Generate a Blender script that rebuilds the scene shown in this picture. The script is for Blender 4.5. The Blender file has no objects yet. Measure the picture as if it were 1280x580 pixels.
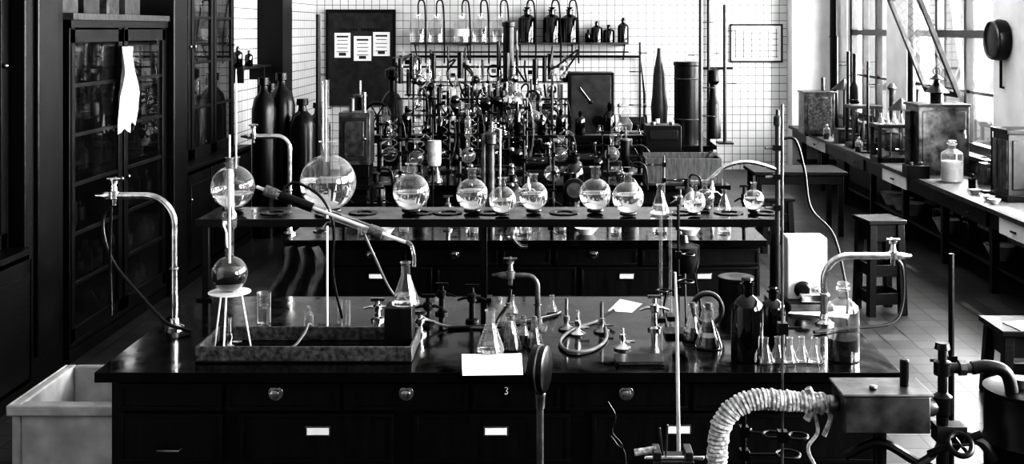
import bpy, math, random
from mathutils import Matrix, Vector
random.seed(7)
F=1379.;CX=690.;HY=35.;ZC=2.44
def on(px,py,z):
    d=(ZC-z)*F/(py-HY); return ((px-CX)*d/F, d)
def X(px,d): return (px-CX)*d/F
def Z(py,d): return ZC-(py-HY)*d/F

# ---------------- materials ----------------
def newmat(name):
    m=bpy.data.materials.new(name); m.use_nodes=True
    nt=m.node_tree; nt.nodes.clear(); return m,nt
def mat(name,col,rough=.5,metal=0.,noise=0.,scale=15.,bump=0.,stretch=(1,1,1),coat=0.,rn=0.):
    m,nt=newmat(name); N=nt.nodes; L=nt.links
    o=N.new('ShaderNodeOutputMaterial'); p=N.new('ShaderNodeBsdfPrincipled')
    L.new(p.outputs[0],o.inputs[0])
    p.inputs['Base Color'].default_value=(col,col,col,1)
    p.inputs['Roughness'].default_value=rough; p.inputs['Metallic'].default_value=metal
    p.inputs['Coat Weight'].default_value=coat
    if noise or bump or rn:
        tc=N.new('ShaderNodeTexCoord'); mp=N.new('ShaderNodeMapping'); mp.inputs['Scale'].default_value=stretch
        n=N.new('ShaderNodeTexNoise'); n.inputs['Scale'].default_value=scale; n.inputs['Detail'].default_value=6
        L.new(tc.outputs['Object'],mp.inputs[0]); L.new(mp.outputs[0],n.inputs[0])
        if noise:
            r=N.new('ShaderNodeValToRGB'); a=max(0,col*(1-noise)); b=min(1,col*(1+noise))
            r.color_ramp.elements[0].position=.32; r.color_ramp.elements[1].position=.68
            r.color_ramp.elements[0].color=(a,a,a,1); r.color_ramp.elements[1].color=(b,b,b,1)
            L.new(n.outputs[0],r.inputs[0]); L.new(r.outputs[0],p.inputs['Base Color'])
        if rn:
            q=N.new('ShaderNodeMapRange'); q.inputs['From Min'].default_value=.3; q.inputs['From Max'].default_value=.7
            q.inputs['To Min'].default_value=max(.02,rough-rn); q.inputs['To Max'].default_value=min(1,rough+rn)
            L.new(n.outputs[0],q.inputs[0]); L.new(q.outputs[0],p.inputs['Roughness'])
        if bump:
            bm=N.new('ShaderNodeBump'); bm.inputs['Strength'].default_value=bump; bm.inputs['Distance'].default_value=.01
            L.new(n.outputs[0],bm.inputs['Height']); L.new(bm.outputs[0],p.inputs['Normal'])
    return m
def tile(name,axes,size,col,mort,rough=.25,var=.1,mw=.005):
    m,nt=newmat(name); N=nt.nodes; L=nt.links
    o=N.new('ShaderNodeOutputMaterial'); p=N.new('ShaderNodeBsdfPrincipled'); L.new(p.outputs[0],o.inputs[0])
    tc=N.new('ShaderNodeTexCoord'); s=N.new('ShaderNodeSeparateXYZ'); c=N.new('ShaderNodeCombineXYZ')
    L.new(tc.outputs['Object'],s.inputs[0]); L.new(s.outputs[axes[0]],c.inputs[0]); L.new(s.outputs[axes[1]],c.inputs[1])
    b=N.new('ShaderNodeTexBrick'); b.offset=0; b.squash=1
    b.inputs['Scale'].default_value=1; b.inputs['Brick Width'].default_value=size; b.inputs['Row Height'].default_value=size
    b.inputs['Mortar Size'].default_value=mw; b.inputs['Mortar Smooth'].default_value=.1
    a=col*(1-var)
    b.inputs['Color1'].default_value=(col,col,col,1); b.inputs['Color2'].default_value=(a,a,a,1)
    b.inputs['Mortar'].default_value=(mort,mort,mort,1)
    L.new(c.outputs[0],b.inputs[0])
    n=N.new('ShaderNodeTexNoise'); n.inputs['Scale'].default_value=1.3; n.inputs['Detail'].default_value=5
    L.new(tc.outputs['Object'],n.inputs[0])
    mr=N.new('ShaderNodeMapRange'); mr.inputs['To Min'].default_value=1-var*1.5; mr.inputs['To Max'].default_value=1.0
    L.new(n.outputs[0],mr.inputs[0])
    mx=N.new('ShaderNodeMix'); mx.data_type='RGBA'; mx.blend_type='MULTIPLY'; mx.inputs[0].default_value=1
    L.new(b.outputs[0],mx.inputs[6]); L.new(mr.outputs[0],mx.inputs[7]); L.new(mx.outputs[2],p.inputs['Base Color'])
    bm=N.new('ShaderNodeBump'); bm.inputs['Strength'].default_value=.4; bm.inputs['Distance'].default_value=.004; bm.invert=True
    L.new(b.outputs['Fac'],bm.inputs['Height']); L.new(bm.outputs[0],p.inputs['Normal'])
    p.inputs['Roughness'].default_value=rough
    return m
def glassmat(name,tint=.92,refl=.85,base=.05,diff=.35,pw_=3.5):
    m,nt=newmat(name); N=nt.nodes; L=nt.links
    o=N.new('ShaderNodeOutputMaterial')
    t=N.new('ShaderNodeBsdfTransparent'); t.inputs[0].default_value=(tint,tint,tint,1)
    g=N.new('ShaderNodeBsdfGlossy'); g.inputs['Roughness'].default_value=.025; g.inputs[0].default_value=(1,1,1,1)
    d=N.new('ShaderNodeBsdfDiffuse'); d.inputs[0].default_value=(.9,.9,.9,1)  # white diffuse, strongest at grazing angles, paints a bright outline on the glass
    gd=N.new('ShaderNodeMixShader'); gd.inputs[0].default_value=diff
    L.new(g.outputs[0],gd.inputs[1]); L.new(d.outputs[0],gd.inputs[2])
    lw=N.new('ShaderNodeLayerWeight'); lw.inputs[0].default_value=.5
    pw=N.new('ShaderNodeMath'); pw.operation='POWER'; pw.inputs[1].default_value=pw_
    L.new(lw.outputs['Facing'],pw.inputs[0])
    ma=N.new('ShaderNodeMath'); ma.operation='MULTIPLY_ADD'; ma.inputs[1].default_value=refl; ma.inputs[2].default_value=base; ma.use_clamp=True
    L.new(pw.outputs[0],ma.inputs[0])
    mx=N.new('ShaderNodeMixShader'); L.new(ma.outputs[0],mx.inputs[0]); L.new(t.outputs[0],mx.inputs[1]); L.new(gd.outputs[0],mx.inputs[2])
    L.new(mx.outputs[0],o.inputs[0]); return m
def watermat(name):
    m,nt=newmat(name); N=nt.nodes; L=nt.links
    o=N.new('ShaderNodeOutputMaterial'); g=N.new('ShaderNodeBsdfGlass'); g.inputs['IOR'].default_value=1.36; g.inputs['Roughness'].default_value=0
    g.inputs[0].default_value=(.97,.97,.97,1); L.new(g.outputs[0],o.inputs[0]); return m

M_top=mat('bench_top_black',.004,.13,noise=.5,scale=9,bump=.04,rn=.09)
M_wood=mat('dark_wood',.003,.42,noise=.6,scale=6,bump=.15,stretch=(1,1,8))
M_wood2=mat('dark_wood_panel',.006,.38,noise=.6,scale=5,bump=.15,stretch=(6,1,1))
M_oak=mat('worn_oak',.06,.45,noise=.5,scale=8,bump=.2,stretch=(1,6,1))
M_grayw=mat('gray_wood',.065,.5,noise=.45,scale=9,bump=.2,stretch=(6,1,1))
M_black=mat('black_iron',.004,.32,noise=.4,scale=30,bump=.1)
M_rub=mat('black_rubber',.006,.35)
M_rubl=mat('gray_rubber',.13,.4)
M_chr=mat('nickel_plate',.6,.16,1.,noise=.35,scale=25)
M_brs=mat('dull_brass',.28,.28,1.,noise=.3,scale=30)
M_steel=mat('sheet_steel',.12,.36,.65,noise=.6,scale=11,bump=.15)
M_lead=mat('lead_tray',.10,.5,.4,noise=.7,scale=40,bump=.3)
M_wht=mat('white_enamel',.80,.25,noise=.08,scale=4)
M_cer=mat('glazed_ceramic',.56,.2,noise=.2,scale=7)
M_cerd=mat('stained_ceramic',.40,.3,noise=.4,scale=20)
M_pap=mat('paper',.85,.7)
M_ink=mat('print_ink',.05,.7)
M_rope=mat('asbestos_rope',.46,.9,noise=.5,scale=60,bump=.8)
M_liqd=mat('dark_liquid',.003,.08)
M_liq=watermat('clear_water')
M_grn=mat('painted_gray',.035,.42,noise=.4,scale=8)
M_plast=mat('white_plaster',.80,.7,noise=.08,scale=3)
M_cork=mat('cork',.10,.8,noise=.5,scale=80)
M_cloth=mat('dark_cloth',.04,.9,noise=.5,scale=12,bump=.3)
M_towel=mat('white_towel',.6,.9,noise=.2,scale=30,bump=.3)
G=glassmat('clear_glass',tint=.94,base=.09,refl=.9,diff=.14,pw_=3.)
G2=glassmat('cloudy_glass',tint=.86,base=.12,diff=.42)
GD=glassmat('amber_glass',tint=.03,base=.06,diff=.02,refl=.5)
GP=glassmat('window_pane',tint=.93,base=.05,refl=.7,diff=.0)
GC=glassmat('cabinet_pane',tint=.6,base=.07,refl=.5,diff=.02)
T_floor=tile('floor_tiles',(0,1),.20,.105,.012,rough=.32,var=.45,mw=.006)
T_back=tile('wall_tiles_back',(0,2),.135,.78,.20,rough=.2,var=.08,mw=.005)
T_side=tile('wall_tiles_side',(1,2),.135,.74,.20,rough=.2,var=.08,mw=.005)

# ---------------- builder ----------------
class B:
    def __init__(s,name,loc=(0,0,0),rz=0.,bevel=0.):
        s.name=name;s.loc=Vector(loc);s.rz=rz;s.bevel=bevel
        s.v=[];s.f=[];s.fm=[];s.mats=[]
    def mi(s,m):
        if m not in s.mats: s.mats.append(m)
        return s.mats.index(m)
    def add(s,vs,fs,m):
        o=len(s.v); s.v+= [tuple(v) for v in vs]; k=s.mi(m)
        for f in fs: s.f.append(tuple(i+o for i in f)); s.fm.append(k)
        return s
    def box(s,c,sz,m,R=None):
        x,y,z=[a/2 for a in sz]
        vs=[Vector((i*x,j*y,k*z)) for i in(-1,1) for j in(-1,1) for k in(-1,1)]
        if R is not None: vs=[R@v for v in vs]
        vs=[v+Vector(c) for v in vs]
        return s.add(vs,[(0,1,3,2),(4,6,7,5),(0,4,5,1),(2,3,7,6),(0,2,6,4),(1,5,7,3)],m)
    def bx(s,x0,x1,y0,y1,z0,z1,m):
        return s.box(((x0+x1)/2,(y0+y1)/2,(z0+z1)/2),(abs(x1-x0),abs(y1-y0),abs(z1-z0)),m)
    def lathe(s,prof,m,c=(0,0,0),n=24,R=None,sc=(1,1)):
        vs=[];rows=[]
        for r,z in prof:
            if r<1e-6: rows.append([len(vs)]); vs.append(Vector((0,0,z)))
            else:
                rows.append(list(range(len(vs),len(vs)+n)))
                for i in range(n):
                    a=2*math.pi*i/n; vs.append(Vector((r*math.cos(a)*sc[0],r*math.sin(a)*sc[1],z)))
        fs=[]
        for A,C in zip(rows,rows[1:]):
            for i in range(n):
                j=(i+1)%n
                if len(A)==1 and len(C)==1: continue
                if len(A)==1: fs.append((A[0],C[j],C[i]))
                elif len(C)==1: fs.append((A[i],A[j],C[0]))
                else: fs.append((A[i],A[j],C[j],C[i]))
        if R is not None: vs=[R@v for v in vs]
        vs=[v+Vector(c) for v in vs]; return s.add(vs,fs,m)
    def cyl(s,c,r,h,m,n=20,r2=None,R=None):
        r2=r if r2 is None else r2
        return s.lathe([(0,0),(r,0),(r2,h),(0,h)],m,c,n,R)
    def sph(s,c,r,m,n=20,sq=1.):
        k=10; return s.lathe([(r*math.cos(-math.pi/2+math.pi*i/k) if 0<i<k else 0, sq*r*math.sin(-math.pi/2+math.pi*i/k)) for i in range(k+1)],m,c,n)
    def tor(s,c,R,r,m,n=24,k=8,Rm=None):
        return s.lathe([(R+r*math.cos(2*math.pi*i/k),r*math.sin(2*math.pi*i/k)) for i in range(k+1)],m,c,n,Rm)
    def tube(s,pts,r,m,n=8,sm=0):
        P=[Vector(p) for p in pts]
        if sm:
            Q=[];E=[P[0]*2-P[1]]+P+[P[-1]*2-P[-2]]
            for i in range(1,len(E)-2):
                a,b,c,d=E[i-1:i+3]
                for k in range(sm):
                    t=k/sm
                    Q.append(.5*((2*b)+(c-a)*t+(2*a-5*b+4*c-d)*t*t+(3*b-a-3*c+d)*t**3))
            Q.append(P[-1]); P=Q
        vs=[];fs=[];T0=(P[1]-P[0]).normalized()
        u=T0.orthogonal().normalized()
        for i,p in enumerate(P):
            a=P[max(i-1,0)];b=P[min(i+1,len(P)-1)];T=(b-a)
            T=T.normalized() if T.length>1e-9 else T0
            u=(u-T*u.dot(T)); u=u.normalized() if u.length>1e-6 else T.orthogonal().normalized()
            w=T.cross(u); rr=r(i/(len(P)-1)) if callable(r) else r
            for k in range(n):
                g=2*math.pi*k/n; vs.append(p+u*rr*math.cos(g)+w*rr*math.sin(g))
        for i in range(len(P)-1):
            for k in range(n):
                j=(k+1)%n; fs.append((i*n+k,i*n+j,(i+1)*n+j,(i+1)*n+k))
        fs.append(tuple(range(n))[::-1]); fs.append(tuple((len(P)-1)*n+k for k in range(n)))
        return s.add(vs,fs,m)
    def done(s):
        me=bpy.data.meshes.new(s.name); me.from_pydata(s.v,[],s.f)
        for m in s.mats: me.materials.append(m)
        me.polygons.foreach_set('material_index',s.fm)
        me.polygons.foreach_set('use_smooth',[True]*len(s.f))
        me.update()
        try: me.set_sharp_from_angle(angle=math.radians(38))
        except Exception: pass
        ob=bpy.data.objects.new(s.name,me); ob.location=s.loc; ob.rotation_euler=(0,0,s.rz)
        bpy.context.scene.collection.objects.link(ob)
        if s.bevel:
            b=ob.modifiers.new('bev','BEVEL'); b.width=s.bevel; b.segments=2; b.limit_method='ANGLE'; b.angle_limit=math.radians(50)
        return ob
RY=lambda a: Matrix.Rotation(math.radians(a),3,'Y')
RX=lambda a: Matrix.Rotation(math.radians(a),3,'X')
RZ=lambda a: Matrix.Rotation(math.radians(a),3,'Z')

# ---------------- glassware functions ----------------
def sphprof(R,rn,zc,a0=-80,k=14):
    a1=90-math.degrees(math.asin(rn/R)); out=[]
    for i in range(k+1):
        a=math.radians(a0+(a1-a0)*i/k); out.append((R*math.cos(a),zc+R*math.sin(a)))
    return out
def flask(name,x,y,z,R,neck=None,rn=None,liq=None,lm=None,stop=False,ring=True,g=None):
    g=g or G; neck=neck or R*.9; rn=rn or R*.26
    b=B(name,(x,y,z)); zc=R*.985+(.012 if ring else 0)
    if ring: b.tor((0,0,.010),R*.42,.010,M_black)
    p=[(0,zc-R*.985)]+sphprof(R,rn,zc)
    zt=p[-1][1]+neck
    p+=[(rn,zt-.006),(rn*1.3,zt-.003),(rn*1.3,zt+.003),(rn*.9,zt+.004)]
    b.lathe(p,g,n=40)
    if liq:
        q=[];a1=math.degrees(math.asin(max(-.99,min(.99,2*liq-1))))
        for i in range(13):
            a=math.radians(-88+(a1+88)*i/12); q.append((R*.97*math.cos(a),zc+R*.97*math.sin(a)))
        b.lathe([(0,zc-R*.97)]+q+[(0,q[-1][1])],lm or M_liq,n=40)
    if stop:
        b.cyl((0,0,zt-.02),rn*.85,.035,M_cork,12)
    return b.done()
def erlen(name,x,y,z,h,liq=None,lm=None,g=None,stop=False):
    b=B(name,(x,y,z)); r=h*.33; n=h*.105
    b.lathe([(0,0),(r*.93,0),(r,h*.03),(r*.98,h*.09),(n*1.1,h*.68),(n,h*.74),(n,h*.96),(n*1.3,h*.985),(n*1.3,h),(n*.9,h)],g or G,n=28)
    if liq: 
        t=liq; rt=r*.94+(n-r*.94)*t
        b.lathe([(0,.004),(r*.92,.006),(r*.94,h*.07),(rt,h*(.07+.6*t)),(0,h*(.07+.6*t))],lm or M_liq,n=28)
    if stop: b.cyl((0,0,h*.93),n*.8,h*.14,M_cork,12)
    return b.done()
def bottle(name,x,y,z,h,r,g=None,liq=None,lm=None,stopper=True,label=False):
    b=B(name,(x,y,z)); n=r*.34
    b.lathe([(0,0),(r*.93,0),(r,.006),(r,h*.62),(r*.93,h*.69),(r*.6,h*.75),(n,h*.79),(n,h*.90),(n*1.35,h*.905),(n*1.35,h*.93),(n,h*.935)],g or G,n=28)
    if liq: b.lathe([(0,.005),(r*.95,.006),(r*.95,h*.62*liq),(0,h*.62*liq)],lm or M_liqd,n=28)
    if stopper:
        b.lathe([(0,h*.88),(n*.8,h*.88),(n*.8,h*.94),(n*.5,h*.95),(n*1.1,h*.975),(n*.9,h),(0,h)],g or G,n=16)
    if label: b.lathe([(r*1.01,h*.2),(r*1.01,h*.45)],M_pap,n=28)
    return b.done()
def beaker(name,x,y,z,h,r,liq=None,g=None,lm=None):
    b=B(name,(x,y,z))
    b.lathe([(0,0),(r*.95,0),(r,.006),(r,h*.95),(r*1.08,h),(r*1.0,h*.99)],g or G,n=24)
    if liq: b.lathe([(0,.003),(r*.94,.004),(r*.94,h*liq),(0,h*liq)],lm or M_liq,n=24)
    return b.done()
def gasburner(name,x,y,z,h=.15,m=None):
    m=m or M_brs; b=B(name,(x,y,z))
    b.lathe([(0,0),(.04,0),(.042,.008),(.018,.02),(.012,.03),(.012,.045),(.016,.047),(.016,.07),(.009,.075),(.009,h),(0,h)],m,n=18)
    b.tube([(.01,0,.035),(.06,0,.035)],.006,m); return b.done()
def gastap(name,x,y,z,h=.16,m=None,k=2):
    m=m or M_black; b=B(name,(x,y,z))
    b.lathe([(0,0),(.035,0),(.035,.012),(.016,.02),(.014,h*.55),(.024,h*.6),(.024,h*.8),(.012,h*.85),(.012,h),(.0,h)],m,n=18)
    b.box((0,0,h+.008),(.07,.014,.016),m)
    for s_ in ((-1,1) if k==2 else (1,)):
        b.tube([(0,0,h*.7),(s_*.04,0,h*.7),(s_*.075,0,h*.62)],lambda t:.010-.004*t,m)
    return b.done()
def gooseneck(name,x,y,z,h,reach,sgn,R=.12,r=.016,m=None,hose=None):
    m=m or M_chr; b=B(name,(x,y,z))
    b.lathe([(0,0),(.05,0),(.05,.01),(.025,.025),(.022,.05),(r,.055)],m,n=20)
    pts=[(0,0,.03),(0,0,h-R)]
    for i in range(1,11):
        a=math.pi/2*i/10; pts.append((sgn*R*(1-math.cos(a)),0,h-R+R*math.sin(a)))
    pts.append((sgn*reach,0,h)); b.tube(pts,r,m,12)
    ex=sgn*reach
    b.lathe([(0,-.05),(.012,-.05),(.014,-.02),(.026,-.015),(.026,.02),(.017,.025),(.012,.06),(.020,.062),(.020,.075),(0,.08)],m,(ex,0,h),18)
    b.tube([(ex-.035,0,h+.085),(ex+.035,0,h+.085)],.008,m); b.tube([(ex,-.03,h+.085),(ex,.03,h+.085)],.008,m)
    b.lathe([(0,0),(.018,0),(.02,.02),(.012,.05),(.008,.075),(0,.075)],m,(ex+sgn*.02,0,h),14,RY(90*sgn))
    b.tor((0,0,h*.45),r+.002,.004,m); 
    if hose: b.tube([(p[0],p[1],p[2]) for p in hose],.009,M_rub,8,6)
    return b.done()
def stand(name,x,y,z,h,clamps=(),base=(.2,.13),m=None,r=.006,extra=None,basem=None):
    m=m or M_steel; b=B(name,(x,y,z))
    b.box((0,0,.01),(base[0],base[1],.02),basem or M_black); b.tube([(0,0,.01),(0,0,h)],r,m,8)
    for (cz,dx,dy,rr) in clamps:
        L=math.hypot(dx,dy); ux,uy=dx/L,dy/L
        b.box((0,0,cz),(.03,.03,.035),M_black)
        b.tube([(0,0,cz),(dx-ux*rr,dy-uy*rr,cz)],.005,M_black,8)
        b.tube([(ux*.02,uy*.02,cz),(ux*.02-uy*.03,uy*.02+ux*.03,cz)],.004,M_brs,6)
        if rr>.001: b.tor((dx,dy,cz),rr,.005,M_black)
    if extra: extra(b)
    return b.done()

# ---------------- room ----------------
XL,XR,YB,YF,H=-4.06,4.76,19.0,-1.0,4.4
B('floor').bx(XL-.2,XR+.3,YF,YB+.2,-.1,0,T_floor).done()
B('ceiling').bx(XL-.2,XR+.3,YF,YB+.2,H,H+.1,M_plast).done()
B('wall_back').bx(XL-.2,XR+.3,YB,YB+.2,0,H,T_back).done()
B('wall_left').bx(XL-.2,XL,YF,YB,0,H,T_side).done()
b=B('wall_right')
SILL,LINT=1.02,3.7
piers=[(YF,.4),(3.2,4.0),(7.3,8.1),(11.0,11.9),(14.8,15.7),(17.8,19.0)]
b.bx(XR,XR+.3,YF,YB,0,SILL,T_side); b.bx(XR,XR+.3,YF,YB,LINT,H,M_plast)
for a,c in piers: b.bx(XR,XR+.3,a,c,SILL,LINT,M_plast)
b.done()
B('trim_1').bx(4.05,XR,18.6,19.0,.0,H,M_plast).done()
B('window_sill_ledge').bx(XR-.10,XR,YF,YB-.4,SILL-.05,SILL-.005,M_grayw).done()
wins=[(piers[i][1],piers[i+1][0]) for i in range(5)]
for k,(a,c) in enumerate(wins):
    b=B('window_%d'%(k+1),bevel=.004); xx=XR+.10
    for yy in (a+.05,c-.05): b.box((xx,yy,(SILL+LINT)/2),(.10,.10,LINT-SILL),M_black)
    for zz in (SILL+.05,LINT-.05,SILL+1.35): b.box((xx,(a+c)/2,zz),(.10,c-a,.09),M_black)
    n=3
    for i in range(1,n): b.box((xx,a+(c-a)*i/n,(SILL+LINT)/2),(.09,.07,LINT-SILL),M_black)
    for zz in (SILL+.68,SILL+2.0): b.box((xx,(a+c)/2,zz),(.04,c-a,.035),M_black)
    b.bx(xx-.002,xx+.002,a+.05,c-.05,SILL+.05,LINT-.05,GP)
    b.done()
b=B('open_window_sash',(XR-.30,13.3,2.25),bevel=.004)
R=RY(-22)
for yy in (-.55,.55): b.box((0,yy,0),(.05,.07,1.3),M_oak,R)
for zz in (-.62,.62): b.box(R@Vector((0,0,zz)),(.05,1.15,.07),M_oak,R)
b.box((0,0,0),(.004,1.05,1.2),GP,R); b.done()
for i,(px,d) in enumerate(((1008,18.3),(1150,14.3))):
    b=B('wall_pipe',(4.66,d,0)); b.tube([(0,0,.84),(0,0,H)],.05,M_black,12)
    for zz in(1.3,2.3,3.3): b.tor((0,0,zz),.052,.012,M_black)
    b.done()
B('trim_2').bx(XL,XL+.35,15.2,15.75,0,H,M_wood).done()

# ---------------- left cabinets ----------------
def cabinet(name,y0,y1,xf,zlow,ztop,doors,proj=.0,rows=5):
    b=B(name,bevel=.004); x0=XL+.005
    b.bx(x0,xf+proj,y0,y1,.0,.09,M_wood); b.bx(x0,xf+proj,y0,y1,zlow-.04,zlow,M_wood2)
    b.bx(x0,x0+.02,y0,y1,0,ztop,M_wood)
    for yy in (y0+.02,y1-.02): b.bx(x0,xf,yy-.02,yy+.02,zlow,ztop,M_wood); b.bx(x0,xf+proj,yy-.02,yy+.02,.09,zlow-.04,M_wood)
    b.bx(x0,xf+.03,y0-.0,y1+.0,ztop,ztop+.05,M_oak); b.bx(x0,xf+.015,y0,y1,ztop-.06,ztop,M_wood)
    w=(y1-y0)/doors
    for i in range(doors):
        a=y0+w*i+.02; c=a+w-.04
        for yy in (a+.04,c-.04): b.bx(xf-.03,xf,yy-.04,yy+.04,zlow,ztop-.06,M_wood2)
        for zz in (zlow+.05,ztop-.12): b.bx(xf-.03,xf,a,c,zz-.05,zz+.05,M_wood2)
        for r in range(1,rows):
            zz=zlow+.05+(ztop-.17-zlow)*r/rows; b.bx(xf-.025,xf-.005,a,c,zz-.014,zz+.014,M_wood2)
        b.bx(xf-.02,xf-.016,a+.06,c-.06,zlow+.08,ztop-.14,GC)
        b.sph((xf+.015,c-.05 if i%2==0 else a+.05,(zlow+ztop)/2-.1),.018,M_brs,10)
        if zlow>.3:
            b.bx(xf+proj-.02,xf+proj,a,c,.12,zlow-.07,M_wood2)
            b.bx(xf+proj,xf+proj+.012,a+.08,c-.08,.22,zlow-.17,M_wood)
            b.sph((xf+proj+.02,a+.06,zlow-.3),.015,M_brs,10)
    sh=[zlow+.02+(ztop-zlow)*r/rows for r in range(1,rows)]
    for zz in sh: b.bx(x0,xf-.04,y0+.04,y1-.04,zz-.01,zz+.01,M_wood)
    for zz in [zlow+.0]+[q+.01 for q in sh]:
        yy=y0+.15
        while yy<y1-.12:
            h=random.uniform(.14,.28); r=random.uniform(.035,.06)
            if random.random()<.9:
                b.lathe([(0,0),(r,0),(r,h*.6),(r*.35,h*.75),(r*.35,h),(r*.45,h)],random.choice([G2,G,GD,M_steel,G2]),(xf-.09-random.random()*.10,yy,zz+.001),12)
            yy+=r*2+random.uniform(.005,.05)
    return b.done()
cabinet('storage_cabinet',4.6,7.35,-3.62,.98,3.6,3,proj=.16,rows=6)
B('trim_3',bevel=.01).bx(XL,-3.52,7.37,7.95,0,H,M_wood).bx(-3.52,-3.49,7.50,7.80,.2,4.2,M_wood2).done()
cabinet('glass_door_bookcase',8.0,10.02,-3.5,.14,2.50,2,rows=6)
B('trim_4',bevel=.01).bx(XL,-3.44,10.05,10.42,0,H,M_wood).done()
cabinet('display_cabinet',10.45,12.7,-3.66,1.10,3.6,3,proj=.2,rows=5)
b=B('stacked_boxes',(-3.78,9.0,2.552)); 
for i,(yy,h,w) in enumerate(((-.7,.16,.3),(-.3,.12,.3),(.12,.2,.26),(.55,.14,.34))): b.box((0,yy,h/2),(.3,w,h),[M_grayw,M_grn,M_steel,M_oak][i])
b.done()
b=B('hanging_towel',(-3.465,8.95,2.29)); vs=[];fs=[];nx,nz=14,20
for j in range(nz+1):
    for i in range(nx+1):
        t=i/nx-.5; s_=j/nz; w=.18 if s_<.3 else .18+.12*min(1,(s_-.3)*4)-.14*max(0,s_-.6)
        vs.append((.02+.022*math.sin(i*1.3+j*.25),t*w*1.25+.05*s_*math.sin(s_*3),-s_*.66-.04*math.cos(i*.9)*s_))
for j in range(nz):
    for i in range(nx): a=j*(nx+1)+i; fs.append((a,a+1,a+nx+2,a+nx+1))
b.add(vs,fs,M_towel); b.tube([(-.03,0,0),(.03,0,.0)],.008,M_brs); b.done()

# ---------------- benches ----------------
def pull(b,x,y,z,s=1.):
    b.lathe([(0,0),(.034*s,0),(.034*s,.004),(.0,.006)],M_chr,(x,y,z),18,RX(90))
    b.lathe([(.0,0),(.012*s,.0),(.010*s,.012),(.022*s,.02),(.022*s,.03),(0,.036)],M_chr,(x,y,z),16,RX(90))
    b.box((x,y-.008,z+.014*s),(.05*s,.016,.012*s),M_chr)
def label(b,x,y,z,w=.10,h=.032):
    b.box((x,y-.004,z),(w+.014,.006,h+.014),M_brs); b.box((x,y-.008,z),(w,.004,h),M_pap)
def bench(name,x0,x1,y0,y1,upper,lower,knobs,labels,top=M_top,zt=.9):
    b=B(name,bevel=.003); yf=y0+.10
    b.bx(x0,x1,y0,y1,zt-.045,zt,top)
    b.bx(x0+.03,x1-.03,yf+.02,y1-.03,.10,zt-.045,M_wood); b.bx(x0+.06,x1-.06,yf+.08,y1-.06,0,.10,M_black)
    b.bx(x0+.03,x1-.03,yf,yf+.02,zt-.07,zt-.045,M_wood2)
    def dr(a,c,z0,z1,rail=True):
        b.bx(a,c,yf-.004,yf+.02,z0,z1,M_wood2)
        t=.018
        for q in((a,c,z1-t,z1),(a,c,z0,z0+t)): b.bx(q[0],q[1],yf-.014,yf-.004,q[2],q[3],M_wood)
        for q in((a,a+t),(c-t,c)): b.bx(q[0],q[1],yf-.014,yf-.004,z0+t,z1-t,M_wood)
    for a,c in upper: dr(a,c,zt-.20,zt-.078)
    for a,c in lower: dr(a,c,zt-.44,zt-.215); dr(a,c,zt-.78,zt-.46)
    for k in knobs: pull(b,k[0],yf-.004,k[1])
    for k in labels: label(b,k[0],yf-.006,k[1])
    for xe,s_ in ((x0+.03,-1),(x1-.03,1)):
        b.box((xe,(yf+y1)/2,.5),(.02,y1-yf-.3,.62),M_wood2)
    return b
q=lambda px:X(px,5.03)
b=bench('laboratory_bench',-2.045,1.56,4.93,6.33,
 [(q(150),q(278)),(q(284),q(425)),(q(431),q(585)),(q(591),q(700)),(q(706),q(860)),(q(866),q(1100))],
 [(q(150),q(278)),(q(300),q(492)),(q(518),q(712)),(q(740),q(900)),(q(906),q(1100))],
 [(q(345),Z(491,5.03)),(q(508),Z(491,5.03)),(q(783),Z(491,5.03))],
 [(q(398),Z(538,5.03)),(q(620),Z(538,5.03)),(q(848),Z(536,5.03))])
b.tube([(q(198),5.02,Z(560,5.03)),(q(200),4.99,Z(560,5.03)),(q(226),4.99,Z(560,5.03)),(q(228),5.02,Z(560,5.03))],.006,M_brs)
nx,nz=q(633),Z(487,5.03)
b.tube([(nx-.008,5.012,nz+.014),(nx+.002,5.012,nz+.016),(nx+.007,5.012,nz+.008),(nx,5.012,nz+.001),(nx+.007,5.012,nz-.007),(nx+.001,5.012,nz-.015),(nx-.008,5.012,nz-.012)],.0028,M_pap,6,3)
b.done()
q=lambda px:X(px,8.1)
b=bench('laboratory_bench',-1.95,1.56,8.0,9.4,[(q(x0),q(x1)) for x0,x1 in((398,508),(514,622),(628,688),(694,796),(802,948))],
 [(q(x0),q(x1)) for x0,x1 in((398,540),(546,720),(726,840),(846,948))],
 [(q(k),Z(318,8.1)) for k in(463,568,742)],[(q(783),Z(345,8.1)),(q(880),Z(345,8.1)),(q(470),Z(345,8.1))]); b.done()
for (a,c,d0,d1) in((-2.25,1.75,10.8,12.3),(-2.25,2.15,14.4,15.9)):
    w=(c-a-.1)/4
    b=bench('laboratory_bench',a,c,d0,d1,[(a+.05+w*i+.01,a+.05+w*(i+1)-.01) for i in range(4)],[(a+.05+w*i+.01,a+.05+w*(i+1)-.01) for i in range(4)],
     [(a+.05+w*(i+.5),.76) for i in range(4)],[]); b.done()

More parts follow.
